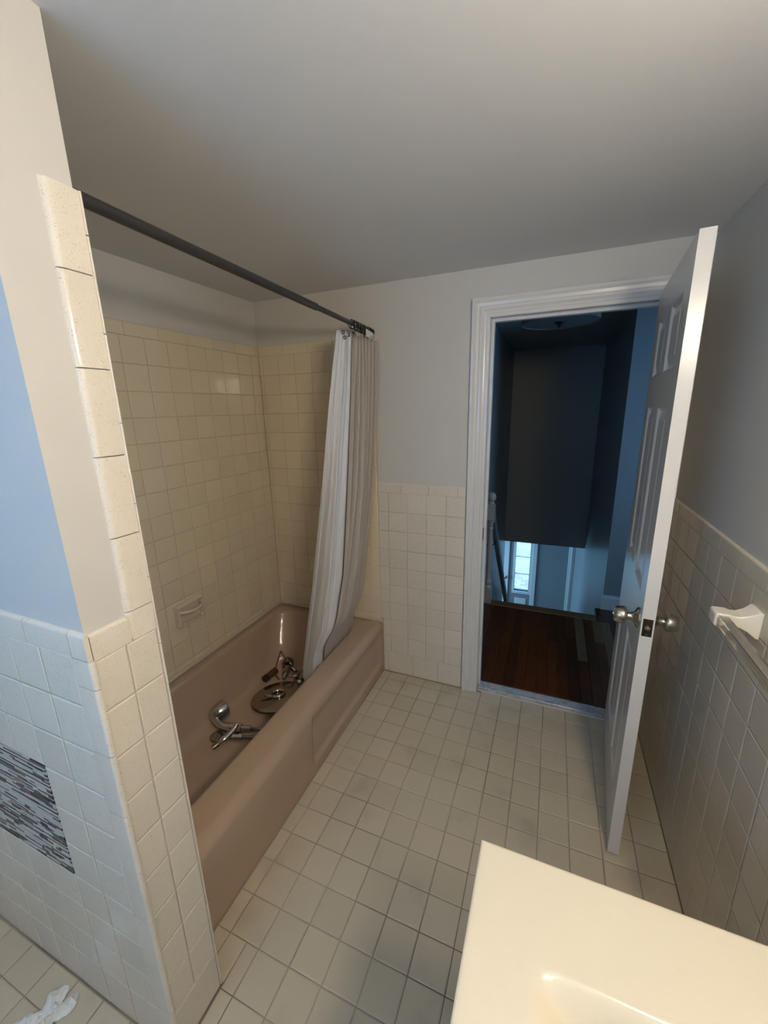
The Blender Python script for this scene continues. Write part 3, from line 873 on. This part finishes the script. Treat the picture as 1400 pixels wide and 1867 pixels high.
# round plate and the pieces on it
rp = thing('rain_shower_disc', 'large round brushed metal rain shower disc lying flat in the tub', 'shower head', (-0.520, -0.515, TF + 0.0215))
TILT = Matrix.Rotation(math.radians(9), 4, Vector((-0.76, -0.65, 0)))
rp.rotation_euler = TILT.to_euler()
MB().lathe([(0.138, 0.003), (0.148, 0.004), (0.150, 0.008), (0.148, 0.0115), (0.140, 0.013), (0.030, 0.0165), (0.012, 0.017)], 72, Matrix.Identity(4)).build('disc', 'steel_disc', rp, smooth=30)
cr = thing('fixing_collar', 'small chrome C-shaped collar with lever on the round disc', 'fitting', (-0.532, -0.518, TF + 0.0385))
cr.rotation_euler = TILT.to_euler()
MB().tube([(0.033 * math.cos(a), 0.033 * math.sin(a), 0.006) for a in [math.radians(-100 + 290 * k / 24) for k in range(25)]], 0.0070, 10).build('collar', 'chrome', cr, smooth=60)
MB().tube([(-0.012, -0.034, 0.005), (-0.035, -0.036, 0.006), (-0.062, -0.030, 0.005), (-0.080, -0.014, 0.004)], [0.005, 0.006, 0.005, 0.003], 8).build('lever', 'chrome', cr, smooth=60)
MB().tube([(-0.016, -0.040, 0.004), (-0.040, -0.052, 0.005), (-0.062, -0.066, 0.003)], [0.004, 0.005, 0.003], 8).build('lever', 'dark_chrome', cr, smooth=60)

# trip lever linkage leaning on the sloped end
ln = thing('drain_linkage', 'dark drain stopper linkage with a bent rod leaning on the tub end', 'drain linkage', (-0.70, -0.36, TF))
def r2(*p): return Vector(p) - Vector((-0.70, -0.36, TF))
MB().tube([r2(-0.697, -0.402, TF + 0.021), r2(-0.690, -0.330, TF + 0.021)], 0.0200, 14).build('plunger', 'brass_dark', ln, smooth=40)
MB().tube([r2(-0.699, -0.424, TF + 0.021), r2(-0.697, -0.402, TF + 0.021)], 0.0210, 14).build('plunger_cap', 'black_rubber', ln, smooth=40)
MB().tube([r2(-0.690, -0.352, TF + 0.018), r2(-0.632, -0.378, TF + 0.008)], 0.0048, 8).build('pin', 'brass_dark', ln, smooth=40)
pk = r2(-0.728, -0.222, TF + 0.080)
MB().tube([r2(-0.690, -0.335, TF + 0.030), pk], 0.0032, 8).build('rod', 'brass_dark', ln, smooth=40)
MB().tube([pk - Vector((0, 0.012, 0.010)), pk + Vector((0, 0.006, 0.008))], [0.0070, 0.0036], 8).build('hinge_clip', 'dark_chrome', ln, smooth=40)
MB().tube([pk, r2(-0.668, -0.262, TF + 0.060)], 0.0032, 8).build('rod', 'brass_dark', ln, smooth=40)

vb = thing('shower_valve_body', 'chunky chrome valve body lying at the far end of the tub', 'valve', (-0.652, -0.300, TF))
vb.scale = (1.35, 1.35, 1.35)
MB().lathe([(0.022, 0.0), (0.025, 0.004), (0.025, 0.030), (0.021, 0.036), (0.012, 0.036)], 20, Matrix.Translation((0.0, 0.034, 0.030)) @ quat_to((0.45, -0.88, 0.05))).build('body', 'dark_chrome', vb, smooth=40)
MB().tube([(0.018, 0.000, 0.026), (0.034, -0.036, 0.022)], [0.018, 0.014], 6).build('hex_nut', 'dark_chrome', vb)
MB().tube([(0.030, 0.012, 0.020), (0.058, 0.004, 0.014)], 0.010, 12).build('port', 'chrome', vb, smooth=40)
MB().tube([(0.034, -0.032, 0.022), (0.040, -0.060, 0.016)], [0.012, 0.007], 12).build('stem', 'chrome', vb, smooth=40)

ch = thing('cross_handle', 'small chrome cross handle between the round disc and the valve', 'tap handle', (-0.550, -0.330, TF))
ch.scale = (1.2, 1.2, 1.2)
MB().lathe([(0.010, 0.0), (0.012, 0.004), (0.010, 0.014), (0.014, 0.020), (0.006, 0.025)], 16, Matrix.Translation((0, 0, 0.001))).build('hub', 'chrome', ch, smooth=40)
for a in (18, 108, 198, 288):
    c_, s_ = math.cos(math.radians(a)), math.sin(math.radians(a))
    MB().tube([(0.008 * c_, 0.008 * s_, 0.014), (0.036 * c_, 0.036 * s_, 0.012), (0.043 * c_, 0.043 * s_, 0.012)], [0.0045, 0.0055, 0.0065], 10).build('spoke', 'chrome', ch, smooth=50)

sp = thing('tub_spout', 'chrome tub spout lying beside the foot of the liner', 'spout', (-0.505, -0.318, TF))
MB().tube([(-0.012, 0.062, 0.026), (-0.008, 0.030, 0.027), (0.000, -0.010, 0.027), (0.010, -0.050, 0.025)], [0.021, 0.0235, 0.0225, 0.0185], 18).build('body', 'dark_chrome', sp, smooth=40)
MB().tube([(0.010, -0.050, 0.022), (0.013, -0.064, 0.018)], [0.019, 0.012], 16).build('mouth', 'chrome', sp, smooth=40)
MB().tube([(-0.030, 0.066, 0.022), (-0.024, -0.030, 0.020)], 0.006, 8).build('bracket', 'black_rubber', sp, smooth=40)

# ------------------------------------------------------------------ towel bar on the right wall
tb = thing('towel_bar', 'bone ceramic towel bar post with a square clear bar on the right tiled wall', 'towel bar', (1.225, -0.845, 1.045))
def post(parent, y0):
    rings, m = [], MB()
    prof = [(0.000, 0.034, 0.029), (-0.007, 0.034, 0.029), (-0.011, 0.031, 0.027), (-0.022, 0.022, 0.023), (-0.038, 0.0145, 0.021), (-0.052, 0.0145, 0.021), (-0.060, 0.0175, 0.022), (-0.086, 0.0175, 0.022), (-0.089, 0.014, 0.018)]
    # (x from wall, half height, half length)
    nseg = 4
    vs, fs = [], []
    for x, hz, hy in prof:
        vs += [(x, y0 - hy, -hz), (x, y0 + hy, -hz), (x, y0 + hy, hz), (x, y0 - hy, hz)]
    for k in range(len(prof) - 1):
        for i in range(4):
            j = (i + 1) % 4
            fs.append((k * 4 + i, k * 4 + j, k * 4 + 4 + j, k * 4 + 4 + i))
    l = (len(prof) - 1) * 4
    fs.append((l, l + 1, l + 2, l + 3))
    fs.append((3, 2, 1, 0))
    o = m.add(vs, fs).build('post', 'ceramic_white', parent, smooth=25)
    bv = o.modifiers.new('soft', 'BEVEL'); bv.width = 0.0025; bv.segments = 2; bv.limit_method = 'ANGLE'
    return o
post(tb, 0.0)
post(tb, -0.61)
MB().bevel_box(-0.085, -0.061, -0.59, -0.014, -0.012, 0.012, 0.0015).build('bar', 'acrylic_bar', tb)

# ------------------------------------------------------------------ vanity
van = thing('vanity_cabinet', 'white vanity cabinet under the cream countertop', 'cabinet', (0.95, -1.95, 0))
MB().box(-0.255, 0.272, -0.50, 0.495, 0.09, 0.63).box(-0.255, -0.237, -0.50, 0.495, 0.63, 0.787).box(-0.237, 0.272, 0.477, 0.495, 0.63, 0.787).box(-0.237, 0.272, -0.50, -0.482, 0.63, 0.787).build('body', 'cabinet_white', van)
MB().box(-0.20, 0.272, -0.50, 0.49, 0.0, 0.09).build('toe_kick', 'cabinet_white', van)
for y0 in (-0.47, 0.01):
    d = MB().bevel_box(-0.273, -0.2555, y0, y0 + 0.455, 0.13, 0.75, 0.003).build('cabinet_door', 'cabinet_white', van)
    MB().lathe([(0.006, 0.0), (0.006, 0.012), (0.014, 0.020), (0.012, 0.027), (0.004, 0.029)], 16, Matrix.Translation((-0.273, y0 + (0.41 if y0 < 0 else 0.045), 0.62)) @ Matrix.Rotation(-math.pi / 2, 4, 'Y')).build('knob', 'satin_nickel', d, smooth=40)
ct = thing('countertop', 'glossy cream moulded vanity top with integral basin', 'countertop', (0.95, -1.95, 0.788))
X0, X1, Y0, Y1 = 0.669, 1.223, -2.47, -1.433
def depth(x, y):
    dx, dy = x - 0.756, -1.574 - y
    dx2, dy2 = 1.14 - x, y + 2.33
    a = sm(0, 0.10, dx) * sm(0, 0.05, dx2)
    b = sm(0.0, 0.032, dy) * 0.55 + 0.45 * sm(0.02, 0.26, dy)
    b2 = sm(0, 0.20, dy2)
    return -0.125 * a * b * b2
def samples(a, b, pts):
    return sorted(set([round(a + (b - a) * i / 24, 4) for i in range(25)] + pts))
gx = [X0, X0 + 0.0015, X0 + 0.004] + [X0 + 0.004 + (X1 - X0 - 0.004) * k / 90 for k in range(1, 91)]
gy = [Y1, Y1 - 0.0015, Y1 - 0.004] + [Y1 - 0.004 - 0.34 * k / 130 for k in range(1, 131)] + [-1.777 - (0.693) * k / 50 for k in range(1, 51)]
P_ = []
for y in gy:
    row = []
    for x in gx:
        e = 0.0
        for d in (x - X0, Y1 - y):
            if d < 0.004: e = max(e, 0.004 - d)
        row.append((x - 0.95, y + 1.95, 0.032 - 0.7 * e * e / 0.004 + depth(x, y)))
    P_.append(row)
m = MB().grid([r[::-1] for r in P_])
nr, nc = len(P_), len(P_[0])
m.build('top', 'vanity_top', ct, smooth=60)
m = MB()
def skirt(line):
    m.grid([line, [(p[0], p[1], 0.0) for p in line]])
skirt([r[0] for r in P_]); skirt(P_[0][::-1]); skirt(P_[-1])
m.build('edge', 'vanity_top', ct, smooth=60)

# vanity light on the right wall, behind the camera's shoulder
vl = thing('vanity_light', 'two-shade warm vanity light on the wall above the vanity', 'wall lamp', (1.2325, -1.87, 1.90))
MB().bevel_box(-0.020, 0.0, -0.26, 0.26, -0.045, 0.045, 0.004).build('backplate', 'satin_nickel', vl)
for y in (-0.14, 0.14):
    MB().tube([(-0.020, y, 0.02), (-0.075, y, 0.03), (-0.085, y, 0.05)], 0.008, 10).build('arm', 'satin_nickel', vl, smooth=50)
    s_ = MB().lathe([(0.030, 0.055), (0.040, 0.035), (0.055, -0.045), (0.057, -0.075), (0.050, -0.078)], 24, Matrix.Translation((-0.085, y, 0.0))).build('lamp_shade', 'lit_shade', vl, smooth=50)

# ------------------------------------------------------------------ crumpled tissue on the floor
ts = bpy.data.objects
m = MB()
rnd = random.Random(3)
Pg = []
NU, NV = 18, 14
bumps = [(rnd.uniform(0, 1), rnd.uniform(0, 1), rnd.uniform(0.006, 0.02), rnd.uniform(0.05, 0.14)) for _ in range(26)]
for i in range(NU + 1):
    row = []
    for j in range(NV + 1):
        u, v = i / NU, j / NV
        hgt = 0.002 + sum(a * math.exp(-((u - bu) ** 2 + (v - bv_) ** 2) / (sg * sg)) for bu, bv_, a, sg in bumps) * 0.8
        hgt *= sm(0, 0.15, min(u, 1 - u)) * sm(0, 0.15, min(v, 1 - v)) * 0.9 + 0.1
        x = -0.412 + 0.075 * (v - 0.5) * (0.75 + 0.5 * u + 0.3 * math.sin(9 * u)) + rnd.gauss(0, 0.0022) - 0.10 * (u - 0.5) * 0.25
        y = -1.655 - 0.11 * u + rnd.gauss(0, 0.0022) + 0.014 * math.sin(8 * v + 1) * (1 - u)
        row.append((x, y, 0.0018 + hgt + rnd.uniform(0, 0.002)))
    Pg.append(row)
o = MB().grid(Pg).build('crumpled_tissue', 'paper')
so = o.modifiers.new('thickness', 'SOLIDIFY'); so.thickness = 0.0008
tag(o, 'crumpled white tissue on the floor below the mosaic panel', 'tissue')

# white baseboard by the toilet-side wall
struct(MB().box(-0.876, -0.862, YREAR, -1.624, 0.0, 0.09).build('baseboard_left', 'trim_white'))

# ------------------------------------------------------------------ hall beyond the door
HZ = 0.02
HX0, HX1 = -0.60, 2.25
hall_floor = struct(MB().box(HX0, HX1, 0.10, 1.13, -0.20, HZ - 0.012).box(1.13, HX1, 1.13, 1.28, -0.20, HZ - 0.012).box(DX0 - 0.012, DX1 + 0.012, 0.086, 0.10, -0.2, HZ - 0.012)
                    .build('floor_hall', 'stair_wood'), 'dark reddish-brown plank floor of the landing')
PW = 0.0585
rp2 = random.Random(11)
plank_cache = {}
def plank(x0, x1, y0, y1, m):
    key = (round(x1 - x0, 4), round(y1 - y0, 3), m)
    if key not in plank_cache:
        w_, l_ = (x1 - x0 - 0.0012) / 2, (y1 - y0 - 0.0012) / 2
        plank_cache[key] = MB().bevel_box(-w_, w_, -l_, l_, -0.012, 0.0, 0.0003).mesh('plank', m)
    o = bpy.data.objects.new('plank', plank_cache[key])
    C.objects.link(o)
    o.parent = hall_floor
    o.location = ((x0 + x1) / 2, (y0 + y1) / 2, HZ + rp2.uniform(-0.0003, 0.0003))
LIGHT = {round(k): v for k, v in {}.items()}
x = 0.392 - PW * 12
while x < 1.95:
    x1 = x + PW
    inside = x > DX0 - 0.012 and x1 < DX1 + 0.012
    ys = 0.0875 if inside else 0.102
    xc = (x + x1) / 2
    if abs(xc - 1.007) < PW / 2: cuts = [(ys, 0.49, 'wood_dark'), (0.49, 1.058, 'wood_light')]
    elif abs(xc - 1.110) < PW / 2 : cuts = [(ys, 0.745, 'wood_dark'), (0.745, 1.058, 'wood_light')]
    elif abs(xc - 1.165) < PW / 2: cuts = [(ys, 0.49, 'wood_dark'), (0.49, 1.058, 'wood_light')]
    else:
        c = rp2.uniform(0.35, 0.85)
        cuts = [(ys, c, 'wood_dark'), (c, 1.058, 'wood_dark')]
    for a, b, mm in cuts: plank(x, x1, a, b, mm)
    x = x1
MB().bevel_box(0.27, 1.132, 1.059, 1.155, HZ - 0.030, HZ + 0.001, 0.008).build('nosing', 'wood_light', hall_floor)
for k in range(2): plank(1.1335, 1.95, 1.060 + 0.109 * k, 1.168 + 0.109 * k, 'wood_dark')

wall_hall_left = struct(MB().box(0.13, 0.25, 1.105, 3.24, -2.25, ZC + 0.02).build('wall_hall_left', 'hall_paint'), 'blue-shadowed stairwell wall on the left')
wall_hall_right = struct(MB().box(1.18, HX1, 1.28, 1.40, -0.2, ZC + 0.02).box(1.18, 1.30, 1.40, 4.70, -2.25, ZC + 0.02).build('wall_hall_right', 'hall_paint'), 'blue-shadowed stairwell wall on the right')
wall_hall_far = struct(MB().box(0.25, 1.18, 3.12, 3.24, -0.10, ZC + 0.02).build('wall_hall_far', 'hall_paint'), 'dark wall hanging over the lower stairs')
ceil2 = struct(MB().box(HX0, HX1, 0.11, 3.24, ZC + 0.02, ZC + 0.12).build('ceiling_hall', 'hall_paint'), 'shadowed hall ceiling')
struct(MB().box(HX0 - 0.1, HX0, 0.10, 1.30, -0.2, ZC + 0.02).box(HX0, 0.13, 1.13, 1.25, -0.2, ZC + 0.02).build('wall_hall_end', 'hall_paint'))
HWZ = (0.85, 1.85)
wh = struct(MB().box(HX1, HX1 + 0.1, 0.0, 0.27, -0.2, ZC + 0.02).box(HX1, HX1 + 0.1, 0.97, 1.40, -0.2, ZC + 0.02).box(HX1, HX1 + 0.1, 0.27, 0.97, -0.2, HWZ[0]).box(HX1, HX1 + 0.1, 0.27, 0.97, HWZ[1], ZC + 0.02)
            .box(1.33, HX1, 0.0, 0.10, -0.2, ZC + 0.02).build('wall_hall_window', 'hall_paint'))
struct(MB().bevel_box(1.17, HX1, 1.264, 1.28, HZ, HZ + 0.105, 0.003).box(1.17, HX1, 1.269, 1.28, HZ + 0.105, HZ + 0.118).build('baseboard_hall', 'trim_white'), 'white baseboard at the top of the stairs')

# stairs going down to the entry
st = struct(MB().box(0.25, 1.18, 1.10, 1.128, -0.2, -0.012).build('stairs', 'trim_white'), 'stairs going down to the entry')
for k in range(10):
    z = HZ - 0.198 * (k + 1); y = 1.13 + 0.215 * k
    MB().bevel_box(0.252, 1.178, y, y + 0.24, z - 0.03, z, 0.006).build('tread', 'stair_wood', st)
    MB().box(0.252, 1.178, y + 0.215, y + 0.23, z - 0.198, z - 0.03).build('riser', 'trim_white', st)
struct(MB().box(-1.1, 1.18, 3.24, 4.7, -2.25, -2.16).build('floor_entry', 'stair_wood'))
struct(MB().box(-1.20, -1.10, 3.12, 4.70, -2.25, 0.1).box(-1.10, 0.13, 3.12, 3.24, -2.25, 0.1).build('wall_entry_left', 'hall_paint'))

# entry wall with sidelight and door
GX0, GX1, GZ0, GZ1 = 0.305, 0.528, -1.435, -0.235
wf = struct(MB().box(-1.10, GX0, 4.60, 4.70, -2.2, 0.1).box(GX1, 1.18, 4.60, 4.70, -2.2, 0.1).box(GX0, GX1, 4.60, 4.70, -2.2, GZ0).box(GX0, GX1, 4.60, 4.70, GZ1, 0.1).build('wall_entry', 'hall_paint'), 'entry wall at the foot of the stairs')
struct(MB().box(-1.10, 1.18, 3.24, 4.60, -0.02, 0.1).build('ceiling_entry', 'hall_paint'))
d2 = struct(MB().bevel_box(-0.68, 0.205, 4.575, 4.5995, -2.155, -0.13, 0.003).build('door_2', 'trim_white'), 'pale entry door beside the sidelight')
tag(MB().lathe([(0.022, 0), (0.022, 0.004), (0.010, 0.010), (0.010, 0.025), (0.024, 0.035), (0.024, 0.048), (0.010, 0.056)], 16, Matrix.Translation((0.165, 4.575, -1.2)) @ Matrix.Rotation(math.pi / 2, 4, 'X')).build('door_knob', 'satin_nickel', d2, smooth=40), 'small metal knob')
w2 = struct(MB().box(GX0 - 0.035, GX0, 4.585, 4.66, GZ0 - 0.045, GZ1 + 0.035).box(GX1, GX1 + 0.035, 4.585, 4.66, GZ0 - 0.045, GZ1 + 0.035).box(GX0, GX1, 4.585, 4.66, GZ0 - 0.045, GZ0).box(GX0, GX1, 4.585, 4.66, GZ1, GZ1 + 0.035)
            .build('window_2', 'trim_white'), 'narrow bright sidelight window beside the entry door')
ph = (GZ1 - GZ0) / 4
for k in range(4):
    MB().box(GX0, GX1, 4.63, 4.634, GZ0 + ph * k + (0.006 if k else 0), GZ0 + ph * (k + 1) - (0.006 if k < 3 else 0)).build('pane', 'window_glass', w2)
for k in range(1, 4):
    MB().box(GX0, GX1, 4.622, 4.642, GZ0 + ph * k - 0.006, GZ0 + ph * k + 0.006).build('muntin', 'trim_white', w2)
MB().bevel_box(GX0 + 0.02, GX1 - 0.02, 4.588, 4.5995, -1.98, -1.56, 0.006).build('lower_panel', 'trim_white', w2)
struct(MB().bevel_box(0.565, 0.635, 4.575, 4.60, -2.16, -0.05, 0.005).build('trim_3', 'trim_white'), 'pale casing beside the entry sidelight')
struct(MB().bevel_box(1.095, 1.178, 4.575, 4.60, -2.16, -0.05, 0.005).bevel_box(1.125, 1.15, 4.565, 4.58, -2.16, -0.05, 0.004).build('trim_4', 'trim_white'), 'pale corner casing at the foot of the stairs')

# outdoors, seen through the sidelight
struct(MB().box(-6, 7, 4.70, 16, -2.5, -2.35).build('ground_lawn', 'lawn'), 'bright lawn outside the entry')
bp_ = struct(MB().box(-0.4, 1.6, 4.72, 7.6, -2.35, -2.335).build('ground_path', 'sand'), 'brick path outside the entry')
bm = MB().bevel_box(-0.096, 0.096, -0.046, 0.046, -0.02, 0.0, 0.004).mesh('brick', 'brick_path')
for j in range(26):
    for i in range(6):
        o = bpy.data.objects.new('brick', bm)
        C.objects.link(o); o.parent = bp_
        o.location = (-0.3 + i * 0.2 + (0.1 if j % 2 else 0), 5.0 + j * 0.1, -2.325)

# newel post and handrail
nwl = thing('newel_post', 'turned white newel post with ball top at the stair head', 'newel post', (0.334, 1.092, HZ))
hw = 0.0285
MB().bevel_box(-hw, hw, -hw, hw, 0.002, 0.135, 0.003).build('base_block', 'newel_paint', nwl)
MB().lathe([(0.026, 0.135), (0.028, 0.142), (0.024, 0.150), (0.020, 0.158), (0.026, 0.172), (0.028, 0.186), (0.024, 0.205), (0.019, 0.215), (0.024, 0.222), (0.019, 0.230), (0.0225, 0.27), (0.023, 0.36),
            (0.021, 0.48), (0.018, 0.585), (0.0165, 0.62), (0.022, 0.628), (0.022, 0.636), (0.016, 0.644), (0.018, 0.668), (0.025, 0.690), (0.026, 0.700)], 24).build('shaft', 'newel_paint', nwl, smooth=40)
MB().bevel_box(-hw, hw, -hw, hw, 0.700, 0.822, 0.003).build('top_block', 'newel_paint', nwl)
MB().lathe([(0.022, 0.822), (0.024, 0.830), (0.018, 0.838), (0.014, 0.846)], 20).build('neck', 'newel_paint', nwl, smooth=50)
MB().lathe([(0.002, 0.918)] + [(0.0335 * math.cos(a), 0.880 + 0.038 * math.sin(a)) for a in [math.radians(80 - 15 * k) for k in range(10)]] + [(0.013, 0.846)], 24).build('ball', 'newel_paint', nwl, smooth=60)
hr = thing('handrail', 'dark sloping handrail running down the stairwell behind the newel', 'handrail', (0.338, 1.95, 0.0))
d = Vector((0, 1.60, -1.475)); L_ = d.length
Mr = Matrix.Translation((0, 1.165 - 1.95, 0.715)) @ Vector(d).to_track_quat('Y', 'Z').to_matrix().to_4x4()
MB().bevel_box(-0.021, 0.021, 0, L_, -0.028, 0.028, 0.007, M=Mr).build('rail', 'rail_paint', hr)
for f in (0.16, 0.94):
    c = Mr @ Vector((0, L_ * f, -0.028))
    MB().tube([c, c + Vector((0, 0, -0.035)), c + Vector((-0.045, 0, -0.055)), c + Vector((-0.086, 0, -0.055))], 0.006, 8).build('bracket', 'black_rubber', hr, smooth=50)

# flush drum lamp on the hall ceiling
cl = thing('ceiling_lamp', 'unlit dark drum shade ceiling lamp in the hall', 'ceiling lamp', (0.72, 0.61, ZC + 0.02))
m = MB()
m.lathe([(0.202, -0.175), (0.202, -0.012), (0.199, -0.012), (0.199, -0.175), (0.202, -0.175)], 64, cap=False)
m.build('lamp_shade', 'lamp_shade', cl, smooth=40)
MB().lathe([(0.198, -0.170), (0.198, -0.166)], 64).build('diffuser', 'lamp_diffuser', cl, smooth=40)
MB().lathe([(0.05, -0.012), (0.05, 0.0)], 24).build('canopy', 'bronze_plate', cl, smooth=40)
MB().lathe([(0.006, -0.202), (0.009, -0.195), (0.006, -0.188), (0.018, -0.182), (0.028, -0.174), (0.028, -0.170)], 20).build('finial', 'black_rubber', cl, smooth=40)
MB().tube([(0, 0, -0.166), (0, 0, -0.012)], 0.005, 8).build('stem', 'bronze_plate', cl)
bpy.context.view_layer.update()
